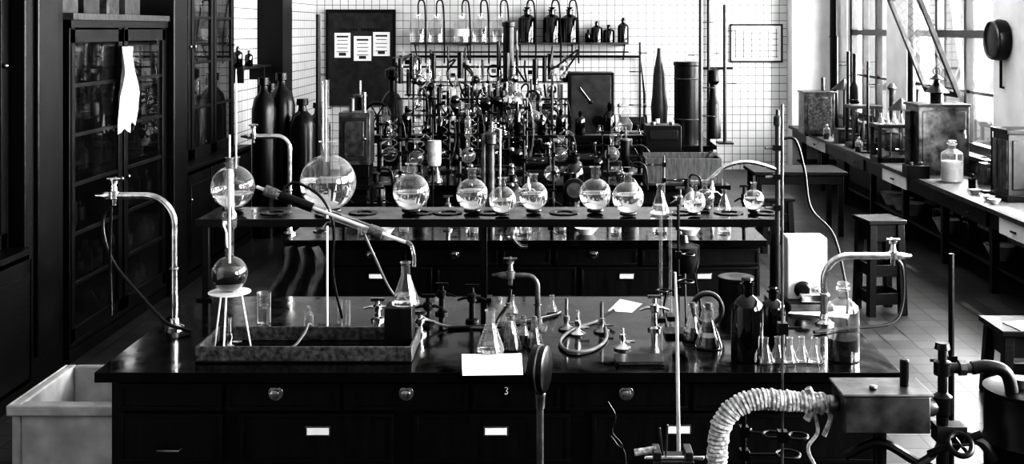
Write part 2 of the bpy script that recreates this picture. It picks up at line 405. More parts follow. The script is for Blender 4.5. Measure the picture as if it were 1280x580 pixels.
# ---------------- bench 1 : raised flask shelf ----------------
b=B('flask_shelf',(0,0,0),bevel=.002)
SZ=1.37
b.bx(-1.99,1.29,6.15,6.60,SZ-.022,SZ,M_top); b.bx(-1.99,1.29,6.145,6.16,SZ-.04,SZ+.004,M_black)
for px in(258,605,967):
    xx=X(px,6.27); b.bx(xx-.018,xx+.018,6.25,6.29,.9,SZ-.022,M_black)
    b.box((xx,6.27,.907),(.09,.09,.014),M_black)
for px in (345,455,525,560,613,705,850,910,955):
    b.lathe([(.05,0),(.085,0),(.085,.006),(.05,.006),(.05,0)],M_black,(X(px,6.4),6.38,SZ),28)
b.done()
def sf(px,r_px,name='round_bottom_flask',d=6.38,**k):
    R=r_px*d/F; flask(name,X(px,d),d,SZ+.006,R,**k)
sf(291,27,neck=.05,d=6.44,liq=.35)
sf(410,35,neck=.08,rn=.042,liq=.55)
for px,r,nk,lq in((514,23,.06,.5),(590,20,.06,.62),(628,17,.05,.5),(667,18,.045,.6),(744,20,.07,.55),(785,20,.05,.6)):
    sf(px,r,d=6.38 if px!=628 and px!=785 else 6.27,neck=nk,liq=lq)
sf(868,14,d=6.27,neck=.06,liq=.5); sf(881,12,d=6.47,neck=.05); sf(942,13,d=6.38,neck=.04,liq=.6)
erlen('erlenmeyer_flask',X(825,6.32),6.32,SZ+.006,.17,liq=.4)
erlen('erlenmeyer_flask',X(905,6.45),6.45,SZ+.006,.12)
b=B('glass_tube',(X(407,6.38)+.0,6.38,SZ+.4)); b.lathe([(.020,-.1),(.020,.36),(.024,.37)],G2,n=14); b.tube([(0,0,-.1),(0,0,.37)],.009,M_cerd,8); b.done()
B('thermometer',(X(295,6.44),6.44,SZ+.25)).lathe([(0,0),(.006,.0),(.006,.5),(.003,.58),(0,.58)],M_cer,n=10).done()

b=B('gas_standpipe',(X(971,6.1),6.08,.9))
b.lathe([(0,0),(.04,0),(.04,.012),(.014,.03),(.014,1.0),(.022,1.005),(.022,1.05),(.01,1.06),(.01,1.09),(0,1.09)],M_grn,n=14)
for zz in(.55,.72,.88): b.box((0,0,zz),(.05,.035,.03),M_black); b.tube([(0,0,zz),(-.07,-.01,zz)],.008,M_steel)
b.tube([(.02,0,.93),(.10,0,.92),(.15,.0,.75),(.18,-.02,.55),(.30,-.05,.40),(.34,-.16,.12),(.33,-.20,.015)],.008,M_rub,8,8)
b.tube([(0,0,.76),(-.15,0,.80),(-.28,0,.78),(-.38,0,.70)],.012,M_chr,8,6)
b.done()

# ---------------- bench 1 : goosenecks ----------------
x,y=on(218,410,.9)
gooseneck('gooseneck_water_tap',x,y,.9,.68,.31,-1,R=.15,r=.018,hose=[(-.31,0,.65),(-.36,-.02,.55),(-.30,-.05,.36),(-.12,-.08,.16),(.0,-.10,.05),(.12,-.1,.012)])
b=B('hanging_drain_tube',(X(143,5.64),5.60,0)); b.tube([(0,0,1.53),(-.005,0,1.3),(0,0,.98)],.008,M_rub,8,5); b.done()
x,y=on(1030,405,.9)
gooseneck('gooseneck_water_tap',x,y,.9,.355,.36,1,R=.13,r=.019,hose=[(.37,0,.35),(.41,0,.28),(.40,-.02,.10),(.33,-.06,.02),(.10,-.12,.012),(-.1,-.2,.012)])
x,y=on(672,410,.9)
gooseneck('gooseneck_gas_tap',x,y,.9,.27,.14,-1,R=.06,r=.014,m=M_steel,hose=[(-.14,0,.2),(-.15,0,.13),(-.2,-.02,.05),(-.22,-.1,.012)])
x=X(362,8.25)
gooseneck('gooseneck_water_tap',x,8.25,.9,.73,.27,-1,R=.10,r=.02)
b=B('shelf_drain_tap',(X(640,6.3),6.32,SZ-.16)); b.tube([(0,0,.137),(0,0,.05),(.01,0,.02),(.05,0,-.02),(.09,0,-.02)],.012,M_chr,10,4)
b.lathe([(0,0),(.03,0),(.035,.03),(.02,.07),(.012,.1)],G,(0,0,.03),16); b.done()
b=B('shelf_drain_tap',(X(668,6.3),6.36,SZ-.13)); b.lathe([(.012,.107),(.012,.06),(.03,.045),(.03,.03),(.012,.02),(.008,-.02)],G2,n=14); b.done()

# ---------------- distillation set ----------------
b=B('lead_drip_tray',(0,0,.9),bevel=.003); x0,x1,y0,y1=-1.64,-.645,5.07,5.42
b.bx(x0,x1,y0,y1,0,.008,M_top)
b.bx(x0,x1,y0,y0+.014,.008,.075,M_lead); b.bx(x0,x1,y1-.014,y1,.008,.075,M_lead)
b.bx(x0,x0+.014,y0+.014,y1-.014,.008,.075,M_lead); b.bx(x1-.014,x1,y0+.014,y1-.014,.008,.075,M_lead)
b.done()
dx,dy=X(287,5.26),5.26
b=B('tripod_stand',(dx,dy,.909))
zt=Z(367,5.26)-.909
b.tor((0,0,zt),.055,.006,M_wht)
b.lathe([(.02,0),(.10,0),(.10,.004),(.02,.004)],M_wht,(0,0,zt+.006),24)
for a in(30,150,270):
    a=math.radians(a); b.tube([(.055*math.cos(a),.055*math.sin(a),zt),(.10*math.cos(a),.10*math.sin(a),0)],.005,M_wht)
b.done()
gasburner('bunsen_burner',dx,dy+.0,.909,.15,M_chr)
zb=.909+zt+.012; Rf=.084
b=B('distillation_flask',(dx,dy,zb))
p=[(0,0)]+sphprof(Rf,.020,Rf*.985); ztop=Z(205,5.26)-zb
p+=[(.020,Rf*2+.12),(.034,Rf*2+.14),(.034,Rf*2+.2),(.022,Rf*2+.22),(.022,ztop),(.028,ztop+.005)]
b.lathe(p,G,n=28)
b.lathe([(0,.004)]+[(Rf*.985*math.cos(math.radians(-88+10*i)),Rf*.985+Rf*.985*math.sin(math.radians(-88+10*i))) for i in range(11)]+[(0,Rf*.985+Rf*.985*math.sin(math.radians(12)))],M_liqd,n=28)
b.tube([(0,0,Rf*1.6),(0,0,ztop)],.007,M_cer,8)
b.cyl((0,0,ztop-.02),.018,.05,M_cork,12); b.tube([(0,0,ztop),(0,0,ztop+.14)],.005,M_cer)
A=Vector((X(300,5.26),5.26,Z(226,5.26))); C=Vector((X(507,5.26),5.26,Z(303,5.26)))
D=C-A; o=Vector((dx,dy,zb))
b.tube([Vector((dx,dy,A.z+.006))-o,A+D*.12-o],.008,G2,10)
b.done()
b=B('liebig_condenser',tuple(A))
b.tube([D*.10,D*1.0],.009,M_cer,10)
b.tube([D*.16,D*.20,D*.80,D*.84],lambda t:.012 if t in(0,1) else .022,G,14)
b.tube([D*.15,D*.22],.026,M_cork,12); b.tube([D*.78,D*.86],.026,M_cork,12)
b.tube([D*.24,D*.44],.0235,M_black,14); b.tube([D*.98,D*1.03,D*1.05+Vector((.0,0,-.05)),D*1.05+Vector((0,0,-.10))],.009,G2,10,4)
b.tube([D*.26,D*.26+Vector((.01,0,.05))],.007,M_black); b.tube([D*.74,D*.74+Vector((0,0,-.04))],.007,G2)
b.tube([D*.26+Vector((.01,0,.045)),D*.34+Vector((0,-.0,.09)),D*.46+Vector((.02,0,.06)),D*.52+Vector((.03,.02,-.06)),D*.55+Vector((0,.05,-.3)),D*.60+Vector((0,.08,-.50))],.007,M_rub,8,8)
b.done()
b=B('rubber_hose',(0,0,.9)); z_=lambda px,py,d:(X(px,d),d,Z(py,d)-.9)
b.tube([z_(455,292,5.27),z_(470,325,5.3),z_(490,365,5.45),z_(520,392,5.6),(X(560,5.66),5.66,.009),(X(610,5.62),5.62,.009),(X(650,5.5),5.5,.009)],.007,M_rubl,8,8); b.done()
b=B('wood_block',(-.725,5.26,.909),bevel=.004); b.box((0,0,.105),(.13,.13,.21),M_wood2); b.done()
erlen('erlenmeyer_flask',X(507,5.26),5.26,1.1195,.205,liq=.3)
x=X(408,5.56)
stand('retort_stand',x,5.58,.9,.63,[(.56,.02,-.27,.028)],base=(.12,.18),m=M_wht)
beaker('glass_beaker',*on(330,404,.9),.9,.16,.035,.5,g=G2)
bottle('small_bottle',*on(386,412,.9),.9,.12,.022,g=G2)
b=B('rubber_hose',(0,0,.9)); b.tube([(-1.50,5.2,.02),(-1.35,5.16,.018),(-1.24,5.24,.02),(-1.20,5.34,.06),(-1.19,5.40,.09),(-1.17,5.48,.04),(-1.1,5.5,.012)],.007,M_rubl,8,8); b.done()
for px in (425,435): beaker('test_tube',*on(px,412,.9),.9,.15,.012,g=G2)
# ---------------- bench 1 small things ----------------
for px,py,h in((472,400,.10),(535,408,.15),(552,392,.15),(590,402,.18),(818,412,.16)): 
    gastap('bench_gas_tap',*on(px,py,.9),.9,h,random.choice([M_black,M_black,M_chr]))
gastap('bench_gas_tap',*on(525,418,.9),.9,.10,M_chr)
for px,py,h in((708,412,.16),(722,418,.12),(752,415,.15),(778,436,.10)): gasburner('bunsen_burner',*on(px,py,.9),.9,h,random.choice([M_brs,M_chr]))
x,y=on(613,440,.9); erlen('erlenmeyer_flask',x,y,.9,.20,liq=.25,g=G2)
for px,py,h in((640,436,.15),(654,430,.13),(668,434,.14),(636,422,.16)): erlen('erlenmeyer_flask',*on(px,py,.9),.9,h,liq=.5,lm=M_liqd,stop=True)
B('paper_sheet',(0,0,.9015)).add([on(578,470,.9)+(0,),on(654,469,.9)+(0,),on(652,442,.9)+(.0,),on(577,443,.9)+(0,)],[(0,1,2,3)],M_pap).done()
B('paper_sheet',(0,0,.9015)).add([on(760,389,.9)+(0,),on(790,391,.9)+(0,),on(803,380,.9)+(0,),on(775,374,.9)+(0,)],[(0,1,2,3)],M_pap).done()
x,y=on(798,452,.9); B('notebook',(x,y,.9005),rz=.05,bevel=.002).box((0,0,.002),(.22,.13,.004),M_black).box((.003,0,.009),(.205,.12,.010),M_grayw).box((0,0,.016),(.22,.13,.004),M_black).done()
b=B('rubber_hose',(0,0,.911)); P=[on(px,py,.9)+(0,) for px,py in((768,402),(745,404),(715,415),(700,430),(712,442),(740,440),(758,425),(752,405))]
P[-1]=(P[-1][0],P[-1][1],.03); P[0]=(P[0][0],P[0][1],.05); b.tube(P,.009,M_rubl,10,8); b.done()
b=B('rubber_hose',(0,0,.910)); P=[on(px,py,.9)+(0,) for px,py in((560,412),(600,410),(650,404),(690,396),(700,392))]; b.tube(P,.008,M_rub,8,8); b.done()
x,y=on(885,412,.9); b=B('hose_reel',(x,y,.9),bevel=0); b.tor((0,0,.105),.075,.011,M_rub,28,8,RX(80)); b.tor((0,.03,.105),.078,.008,M_rubl,28,8,RX(84)); b.box((0,.01,.012),(.1,.08,.024),M_black); b.done()
erlen('erlenmeyer_flask',*on(866,424,.9),.9,.17,liq=.3,lm=M_liqd,stop=True)
erlen('erlenmeyer_flask',*on(886,434,.9),.9,.20,liq=.35,lm=M_liqd,stop=True)
bottle('reagent_bottle',*on(934,449,.9),.9,.38,.075,g=GD,liq=.9)
bottle('reagent_bottle',*on(966,430,.9),.9,.28,.06,g=GD,liq=.9,label=False)
bottle('reagent_bottle',*on(1054,449,.9),.9,.36,.073,g=G,liq=.45)
for i,px in enumerate((957,972,987,1002,1018)): erlen('small_conical_flask',*on(px,453-(i%2),.9),.9,.115,liq=.12,g=G2)
x,y=on(920,384,.9); B('metal_canister',(x,y,.9)).lathe([(0,0),(.095,0),(.095,.15),(.10,.155),(.10,.17),(0,.17)],M_black,n=28).lathe([(.04,.171),(.09,.171)],M_steel,n=28).done()
x,y=on(848,418,.9)
stand('retort_stand',x,y,.9,.65,[(.28,.03,-.06,.04),(.40,.05,0,.03),(.22,-.08,.0,.03)],m=M_black,r=.007,base=(.14,.12))
b=B('copper_water_bath',(X(855,5.95),5.98,.9)); b.lathe([(.0,.22),(.07,.22),(.09,.27),(.09,.36),(.03,.38),(.02,.42),(0,.42)],M_black,n=24)
for a in(30,150,270):
    a=math.radians(a); b.tube([(.07*math.cos(a),.07*math.sin(a),.225),(.12*math.cos(a),.12*math.sin(a),0)],.006,M_black)
b.done()
for px,py in((826,398),(838,396)): 
    x,y=on(px,py,.9); b=B('burette',(x,y,.9)); b.box((0,0,.006),(.04,.1,.012),M_black); b.tube([(0,0,.01),(0,0,.55)],.009,G2,10); b.done()
b=B('vacuum_pump',(X(1004,6.15)+.01,6.12,.9),bevel=.008)
b.box((0,0,.02),(.24,.28,.04),M_steel); b.box((.0,.05,.21),(.22,.16,.34),M_wht); b.lathe([(0,0),(.04,0),(.05,.02),(.04,.04),(0,.045)],M_black,(-.03,-.03,.10),20,RX(90))
b.lathe([(0,0),(.03,0),(.02,.03),(0,.03)],M_chr,(.05,-.03,.09),14,RX(90)); b.box((.02,-.09,.07),(.16,.08,.05),M_chr)
b.done()
B('paper_sheet',(0,0,.9015)).add([on(985,392,.9)+(0,),on(1060,398,.9)+(0,),on(1066,384,.9)+(0,),on(995,380,.9)+(0,)],[(0,1,2,3)],M_pap).done()
for px in(640,690): erlen('erlenmeyer_flask',*on(px,392,.9),.9,.10,g=G2)

# ---------------- ceramic sink left ----------------
b=B('ceramic_sink',(-2.44,6.03,0),bevel=.022)
hw,hd,ht=.35,.34,.50
b.bx(-hw,hw,-hd,hd,.10,.15,M_cer)
for s_ in(-1,1):
    b.bx(s_*hw,s_*(hw-.05),-hd,hd,.15,ht,M_cer); b.bx(-hw+.05,hw-.05,s_*hd,s_*(hd-.05),.15,ht,M_cer)
b.bx(-hw-.02,hw+.0,-hd-.02,-hd,ht-.06,ht,M_cer); b.bx(-hw-.02,-hw,-hd,hd,ht-.06,ht,M_cer)
b.bx(-hw+.05,hw-.05,-hd+.05,-hd+.12,0,.10,M_grayw); b.bx(-hw+.05,hw-.05,hd-.12,hd-.05,0,.10,M_grayw)
b.done()

# ---------------- bench 2 things ----------------
def bt(px,d): return X(px,d),d
x,y=bt(614,8.7)
b=B('gas_manifold',(x,y,.9))
b.lathe([(0,0),(.07,0),(.07,.02),(.03,.03),(.03,.62),(.045,.63),(.045,.70),(.02,.72),(.02,.80),(0,.80)],M_steel,n=18)
b.tube([(-.06,0,.1),(-.06,0,.7),(0,0,.72)],.02,M_steel,12); b.tube([(.07,0,.1),(.07,0,.74),(-.02,0,.76)],.014,M_chr,12)
for zz in(.3,.45,.58): b.tube([(-.16,0,zz),(.16,0,zz)],.011,M_black); b.sph((-.16,0,zz),.022,M_brs,10); b.sph((.16,0,zz),.022,M_brs,10)
b.done()
stand('retort_stand',*bt(541,8.9),.9,.80,[(.6,.02,-.06,.04)],m=M_black,extra=lambda b:b.lathe([(0,.44),(.05,.44),(.055,.46),(.055,.64),(0,.64)],M_cerd,(.02,-.07,0),20))
b=B('voltmeter',(X(718,8.6),8.6,.9)); b.box((0,0,.02),(.14,.1,.04),M_black); b.tube([(0,0,.03),(0,0,.2)],.012,M_black)
b.lathe([(0,0),(.085,0),(.09,.02),(.09,.05),(.075,.055),(.0,.05)],M_black,(0,.02,.28),28,RX(90)); b.lathe([(0,0),(.07,0)],M_steel,(0,-.034,.28),28,RX(90)); b.done()
bottle('reagent_bottle',*bt(717,9.2),.9,.52,.085,g=GD,liq=.9)
for px,d,h in((475,8.5,.3),(560,8.4,.25),(660,8.8,.36),(690,8.5,.28),(850,8.5,.3),(890,8.8,.33),(430,8.6,.28),(930,8.6,.3)):
    gastap('bench_gas_tap',*bt(px,d),.9,h,random.choice([M_chr,M_black,M_brs]))
for px,d in((455,8.3),(505,8.35),(590,8.3),(655,8.3),(700,8.4),(770,8.3),(825,8.35),(905,8.35)):
    beaker('glass_beaker',*bt(px,d),.9,random.uniform(.07,.13),random.uniform(.035,.06),.3,g=G2)
for px,d,w in((480,8.22,.18),(733,8.25,.2),(862,8.22,.18)):
    b=B('porcelain_dish',(X(px,d),d,.9)); b.lathe([(0,0),(w*.25,0),(w*.45,.05),(w*.42,.05),(w*.22,.01),(0,.01)],M_cer,n=24); b.done()
for px,d,h in((500,8.9,.62),(575,9.05,.55),(655,9.1,.75),(692,9.0,.6),(760,9.0,.58),(830,9.0,.5)):
    stand('retort_stand',*bt(px,d),.9,h,[(h*.6,.12,-.02,.04),(h*.85,-.12,0,.03)],m=random.choice([M_black,M_steel]),r=.010,base=(.14,.12))
for px,d,r,h in((470,9.15,.08,.34),(525,9.2,.06,.40),(600,9.2,.07,.3),(640,9.2,.08,.32),(785,9.2,.09,.38),(858,9.1,.07,.3)):
    b=B('iron_gas_washer',(X(px,d),d,.9)); b.lathe([(0,0),(r,0),(r,h*.6),(r*.6,h*.75),(r*.3,h*.78),(r*.3,h*.95),(r*.45,h*.96),(r*.45,h),(0,h)],M_black,n=20); b.tube([(r*.2,0,h*.9),(r*.6,0,h*1.1),(r*1.6,0,h*1.0),(r*1.8,0,h*.5)],.009,M_rub,6,6); b.tor((0,0,h*.3),r,.006,M_brs,20); b.done()
b=B('hanging_lab_coat',(-1.93,7.94,.34)); vs=[];fs=[];n1,n2=18,14
for j in range(n2+1):
    for i in range(n1+1):
        t=i/n1; zz=.53*(1-j/n2); w=.20+.16*j/n2
        vs.append((.12+(t-.5)*w*1.3+.03*math.sin(j*.5),.0-.03*math.sin(t*17+j*.25)-.01,zz))
for j in range(n2):
    for i in range(n1): a=j*(n1+1)+i; fs.append((a,a+1,a+n1+2,a+n1+1))
b.add(vs,fs,M_cloth); b.done()

# ---------------- bench 3 things ----------------
b=B('apparatus_shelf',bevel=.002); z3=1.27
b.bx(X(470,12.15),X(803,12.15),12.0,12.20,z3-.03,z3,M_black)
for px in(474,560,655,740,799): b.bx(X(px,12.15)-.015,X(px,12.15)+.015,12.10,12.14,.9,z3-.03,M_black)
b.done()
b=B('drying_oven',(X(446,11.5),11.5,.9),bevel=.004)
b.box((0,0,.06),(.30,.3,.12),M_black); b.box((0,0,.40),(.32,.3,.54),M_steel); b.box((0,-.155,.40),(.27,.015,.44),M_grn); b.box((0,-.166,.40),(.2,.01,.36),M_steel)
b.sph((.11,-.175,.4),.018,M_chr,10); b.cyl((-.05,0,.67),.03,.14,M_steel,14); b.cyl((.08,0,.67),.02,.2,M_chr,14); b.done()
b=B('gray_wooden_box',(1.30,11.05,.9),bevel=.004); w,d_,h=.76,.3,.25
b.bx(-w/2,w/2,-d_/2,-d_/2+.02,0,h,M_grayw); b.bx(-w/2,w/2,d_/2-.02,d_/2,0,h+.03,M_grayw); b.bx(-w/2,-w/2+.02,-d_/2+.02,d_/2-.02,0,h,M_grayw); b.bx(w/2-.02,w/2,-d_/2+.02,d_/2-.02,0,h,M_grayw); b.bx(-w/2+.02,w/2-.02,-d_/2+.02,d_/2-.02,0,.02,M_grayw)
b.tube([(-.25,.0,.03),(-.1,0,.18),(.15,0,.16),(.3,.05,.30)],.012,M_rub,8,6); b.done()
b=B('battery_case',(X(828,11.9),11.9,.9),bevel=.006); b.box((0,0,.25),(.38,.3,.5),M_black); b.box((0,-.155,.4),(.3,.01,.1),M_wood2); b.cyl((-.1,0,.5),.03,.03,M_brs,12); b.cyl((.1,0,.5),.03,.03,M_brs,12); b.done()
stand('retort_stand',*bt(876,11.8),.9,1.95,[(.9,.1,0,.04),(1.25,-.1,0,.04),(1.6,.12,0,.02),(.6,.1,-.05,.04)],m=M_grn,r=.022,base=(.2,.25))
stand('retort_stand',*bt(906,14.7),.9,1.85,[(.8,.12,0,.04),(1.2,-.1,0,.05),(1.5,.12,0,.02)],m=M_grn,r=.024,base=(.2,.25))
def still(name,x,y,z,h):
    b=B(name,(x,y,z)); b.box((0,0,.012),(.24,.18,.024),M_black)
    for sx in(-.1,.1): b.tube([(sx,.05,.02),(sx,.05,h)],.009,random.choice([M_black,M_steel]))
    for k in range(3):
        zz=h*(.3+.28*k); b.tube([(-.16,.05,zz),(.16,.05,zz)],.008,M_black); b.box((.1,.05,zz),(.035,.04,.035),M_black); b.box((-.1,.04,zz),(.035,.04,.035),M_black)
    b.lathe([(0,.12)]+[(r,zz+.12) for r,zz in sphprof(.08,.02,.08)]+[(.02,.38),(.035,.40),(.035,h*.8),(.012,h*.85),(.012,h*.95)],random.choice([G2,G,GD]),n=20)
    pts=[(.06+.025*math.cos(t*.9),-.02+.025*math.sin(t*.9),h*.4+t*.012) for t in range(30)]
    b.tube(pts,.006,G2,6)
    b.tube([(0,0,h*.93),(.06,0,h*1.0),(.14,0,h*.9),(.17,0,h*.5),(.12,0,.1)],.008,random.choice([G2,M_rub]),6,6)
    return b.done()
for px,d,h in((487,11.7,.6),(520,11.35,.45),(550,11.8,.7),(585,11.6,.72),(617,11.8,.6),(647,11.7,.8),(700,11.7,.45),(765,11.7,.5)): still('distillation_still',*bt(px,d),.9,h)
for px,d in((500,11.0),(545,10.98),(640,11.05),(690,11.0),(722,11.2),(748,11.1),(775,11.2),(610,11.0)):
    random.choice([lambda *a:flask('round_bottom_flask',*a,.9,random.uniform(.06,.085)),lambda *a:erlen('erlenmeyer_flask',*a,.9,random.uniform(.15,.22)),lambda *a:bottle('reagent_bottle',*a,.9,random.uniform(.2,.3),.05,g=random.choice([G2,GD]))])(*bt(px,d))
for px in range(485,800,24):
    x=X(px,12.14); hh=random.uniform(.12,.26)
    random.choice([lambda:bottle('shelf_bottle',x,12.08,z3,hh,.045,g=random.choice([G2,GD,GD])),lambda:erlen('shelf_flask',x,12.08,z3,hh*.8,g=G2),lambda:bottle('shelf_bottle',x,12.08,z3,hh+.06,.055,g=GD,liq=.9)])()
def coil(x,y,z,s=1.):
    b=B('induction_coil',(x,y,z),bevel=.003); b.box((0,0,.03*s),(.30*s,.18*s,.06*s),M_wood2); b.cyl((-.11*s,0,.14*s),.065*s,.22*s,M_black,20,R=RY(90))
    for sx in(-.12*s,.12*s): b.cyl((sx,0,.14*s),.085*s,.015*s,M_black,20,R=RY(90)); b.tube([(sx,0,.2*s),(sx,0,.30*s)],.008,M_brs); b.sph((sx,0,.31*s),.018*s,M_brs,10)
    b.done()
def airpump(x,y,z,s=1.):
    b=B('hand_air_pump',(x,y,z),bevel=.003); b.box((0,0,.02*s),(.28*s,.2*s,.04*s),M_black); b.cyl((-.05*s,0,.04*s),.05*s,.34*s,M_black,18); b.cyl((-.05*s,0,.38*s),.062*s,.02*s,M_steel,18)
    b.tube([(-.05*s,0,.4*s),(-.05*s,0,.52*s)],.010*s,M_chr); b.tor((.09*s,0,.22*s),.11*s,.014*s,M_black,28,8,RX(90))
    for a in(0,60,120): a=math.radians(a); b.tube([(.09*s-.11*s*math.cos(a),0,.22*s-.11*s*math.sin(a)),(.09*s+.11*s*math.cos(a),0,.22*s+.11*s*math.sin(a))],.007*s,M_black)
    b.tube([(.09*s,.05*s,.04*s),(.09*s,.03*s,.22*s)],.014*s,M_black); b.done()
for px,d in((730,11.75),(672,11.4)): coil(*bt(px,d),.9,1.0)
airpump(*bt(788,11.35),.9,1.)
airpump(*bt(672,14.65),.9,1.5); airpump(*bt(545,15.55),.9,1.5); coil(*bt(790,15.35),.9,1.5); airpump(*bt(458,14.9),.9,1.6); coil(*bt(600,15.5),.9,1.6)
# ---------------- vacuum glass lines ----------------
def vline(name,y,px0,px1,n,hmax,cnt):
    b=B(name,(0,0,.9)); xa,xb=X(px0,y),X(px1,y)
    for k in range(n):
        xx=xa+(xb-xa)*k/(n-1); b.tube([(xx,y,0),(xx,y,random.uniform(.8,1.15)*hmax)],.014,M_black,8)
    for f in(.3,.5,.7,.88): b.tube([(xa,y,f*hmax),(xb,y,f*hmax)],.011,random.choice([M_black,M_steel]),8)
    for k in range(cnt):
        xx=random.uniform(xa+.05,xb-.05); zz=random.uniform(.15,.95)*hmax; yy=y-.06
        t=random.random()
        if t<.3:
            r=random.uniform(.04,.075); b.sph((xx,yy-.03,zz),r,random.choice([G2,G2,M_chr,GD]),14); b.tube([(xx,yy-.03,zz+r),(xx,yy-.03,zz+.22)],.012,G2,8)
        elif t<.58: b.tube([(xx,yy,max(.02,zz-.2)),(xx,yy,zz+.15)],random.uniform(.025,.045),random.choice([G2,M_black,M_black,M_black,M_cer]),10)
        elif t<.70: b.tor((xx,yy,zz),random.uniform(.04,.09),.012,random.choice([M_black,M_steel]),20,6,RX(90))
        else:
            pts=[(xx+random.uniform(-.2,.2),yy-random.uniform(0,.05),max(.05,zz+random.uniform(-.25,.25))) for _ in range(4)]; b.tube(pts,.013,random.choice([G2,M_rub,M_rub]),6,8)
        b.box((xx,y-.02,zz),(.06,.05,.055),random.choice([M_black,M_black,M_brs]))
    b.done()
vline('vacuum_line_frame',15.05,495,712,11,1.15,95)
vline('manometer_rack',12.25,560,690,6,.85,40)
for px,d,h in((520,14.7,.75),(560,14.65,.9),(600,14.7,.95),(640,14.65,.7),(697,14.7,.6)): still('distillation_still',*bt(px,d),.9,h)
b=B('tall_condenser',(X(636,15.4),15.4,.9)); b.lathe([(0,0),(.14,0),(.14,.03),(.08,.05),(.08,1.55),(.095,1.56),(.095,1.62),(.04,1.64),(0,1.64)],M_black,n=20); b.tube([(.11,0,.1),(.11,0,1.5)],.015,M_steel); b.tube([(-.14,0,.1),(-.14,0,1.35)],.03,M_black); b.done()
b=B('instrument_cabinet',(X(738,15.0),15.0,.9),bevel=.008); b.box((0,0,.47),(.62,.5,.94),M_black); b.box((0,-.256,.5),(.54,.014,.82),M_grn); b.tube([(-.15,-.27,.75),(.0,-.28,.55)],.012,M_chr); b.sph((0,-.28,.55),.025,M_black,10); b.lathe([(0,0),(.08,0),(.08,.02),(0,.025)],M_black,(.1,-.262,.3),20,RX(90)); b.done()
b=B('dewar_cylinder',(X(860,15.1),15.1,.9)); b.lathe([(0,0),(.19,0),(.19,1.02),(.2,1.03),(.2,1.08),(0,1.09)],M_black,n=28); b.tor((0,0,.3),.192,.01,M_steel); b.tor((0,0,.85),.192,.01,M_steel); b.done()
b=B('separating_cone',(X(825,15.2),15.3,.9)); b.box((0,0,.02),(.22,.3,.04),M_black); b.lathe([(0,.04),(.10,.04),(.11,.3),(.12,.45),(.10,.6),(.085,.9),(.03,1.2),(.03,1.26),(0,1.26)],M_grn,n=24); b.done()
stand('retort_stand',*bt(800,14.9),.9,1.35,[(.5,-.12,0,.05),(.95,-.1,0,.05),(1.2,.1,0,.0)],m=M_black,r=.014,base=(.12,.12))
b=B('kipp_apparatus',(X(780,14.7),14.6,.9)); b.lathe([(0,0),(.1,0),(.11,.06),(.05,.15),(.1,.2),(.11,.27),(.05,.36),(.09,.42),(.09,.48),(.02,.56),(.02,.62)],G2,n=20); b.done()
b=B('stirring_motor',(X(822,14.6),14.6,.9)); b.lathe([(0,0),(.12,0),(.12,.18),(.09,.24),(.03,.27),(.03,.34),(0,.34)],M_cer,n=22); b.done()
for px,d in((482,14.6),(762,14.55)): bottle('reagent_bottle',*bt(px,d),.9,random.uniform(.3,.6),.08,g=random.choice([GD,G2]))
b=B('gas_generator',(X(490,15.6),15.6,.9)); b.lathe([(0,0),(.15,0),(.15,.5),(.1,.6),(.04,.65),(.04,.8),(.1,.85),(.1,.95),(0,1.0)],M_black,n=22); b.tube([(0,0,.9),(.25,0,1.15),(.4,0,.9),(.4,-.05,.5)],.02,M_steel,8,6); b.done()
b=B('water_heater',(X(892,15.4),15.4,.9)); b.lathe([(0,0),(.1,0),(.1,.5),(.07,.55),(.05,.75),(.09,.8),(.09,.95),(0,1.0)],M_black,n=20); b.done()

# ---------------- back wall ----------------
yb=18.995
b=B('notice_board',(0,0,0),bevel=.004); xa,xb=X(408,19),X(495,19)
b.bx(xa,xb,yb-.05,yb,Z(132,19),Z(12,19),M_grn)
for a,c in((xa,xa+.05),(xb-.05,xb)): b.bx(a,c,yb-.065,yb-.05,Z(132,19),Z(12,19),M_wood)
b.bx(xa+.05,xb-.05,yb-.065,yb-.05,Z(16,19),Z(12,19),M_wood)
xx=xa+.28
for ch in range(15):
    if ch!=6: b.box((xx,yb-.054,Z(37,19)),(.030,.006,.045),M_black)
    xx+=.05
b.done()
for (a,c,t,u) in((419,439,41,72),(443,465,45,76),(467,488,40,70)):
    b=B('poster'); b.bx(X(a,19),X(c,19),yb-.062,yb-.056,Z(u,19),Z(t,19),M_pap)
    for k in range(5):
        zz=Z(t,19)-(k+1)*.065; b.box(((X(a,19)+X(c,19))/2,yb-.0635,zz),(.2-.03*(k%2),.002,.010 if k else .03),M_ink)
    b.box(((X(a,19)+X(c,19))/2,yb-.0635,Z(u,19)+.06),(.12,.002,.05),M_ink); b.done()
zs=Z(53,18.8)
b=B('wall_shelf',bevel=.003); b.bx(X(515,18.8),X(785,18.8),18.60,18.995,zs-.035,zs,M_oak)
for px in(520,585,650,715,780):
    xx=X(px,18.8); b.bx(xx-.015,xx+.015,18.66,18.995,zs-.06,zs-.035,M_black); b.tube([(xx,18.68,zs-.06),(xx,18.98,zs-.3)],.012,M_black)
b.tube([(X(515,18.8),18.62,zs-.16),(X(785,18.8),18.62,zs-.16)],.012,M_black); b.done()
for i,px in enumerate((523,546,578,601,626)): bottle('glass_carboy',X(px,18.8),18.79,zs,.52,.15,g=G,label=(i==2),liq=.7,lm=M_liq)
for px in(659,690,712): bottle('dark_carboy',X(px,18.8),18.79,zs,.60,.155,g=GD,liq=.9,label=False)
for px,h in((735,.22),(746,.36),(761,.3),(779,.42)): bottle('dark_bottle',X(px,18.8),18.79,zs,h,.095 if h>.25 else .05,g=GD,liq=.9)
b=B('siphon_tubing'); 
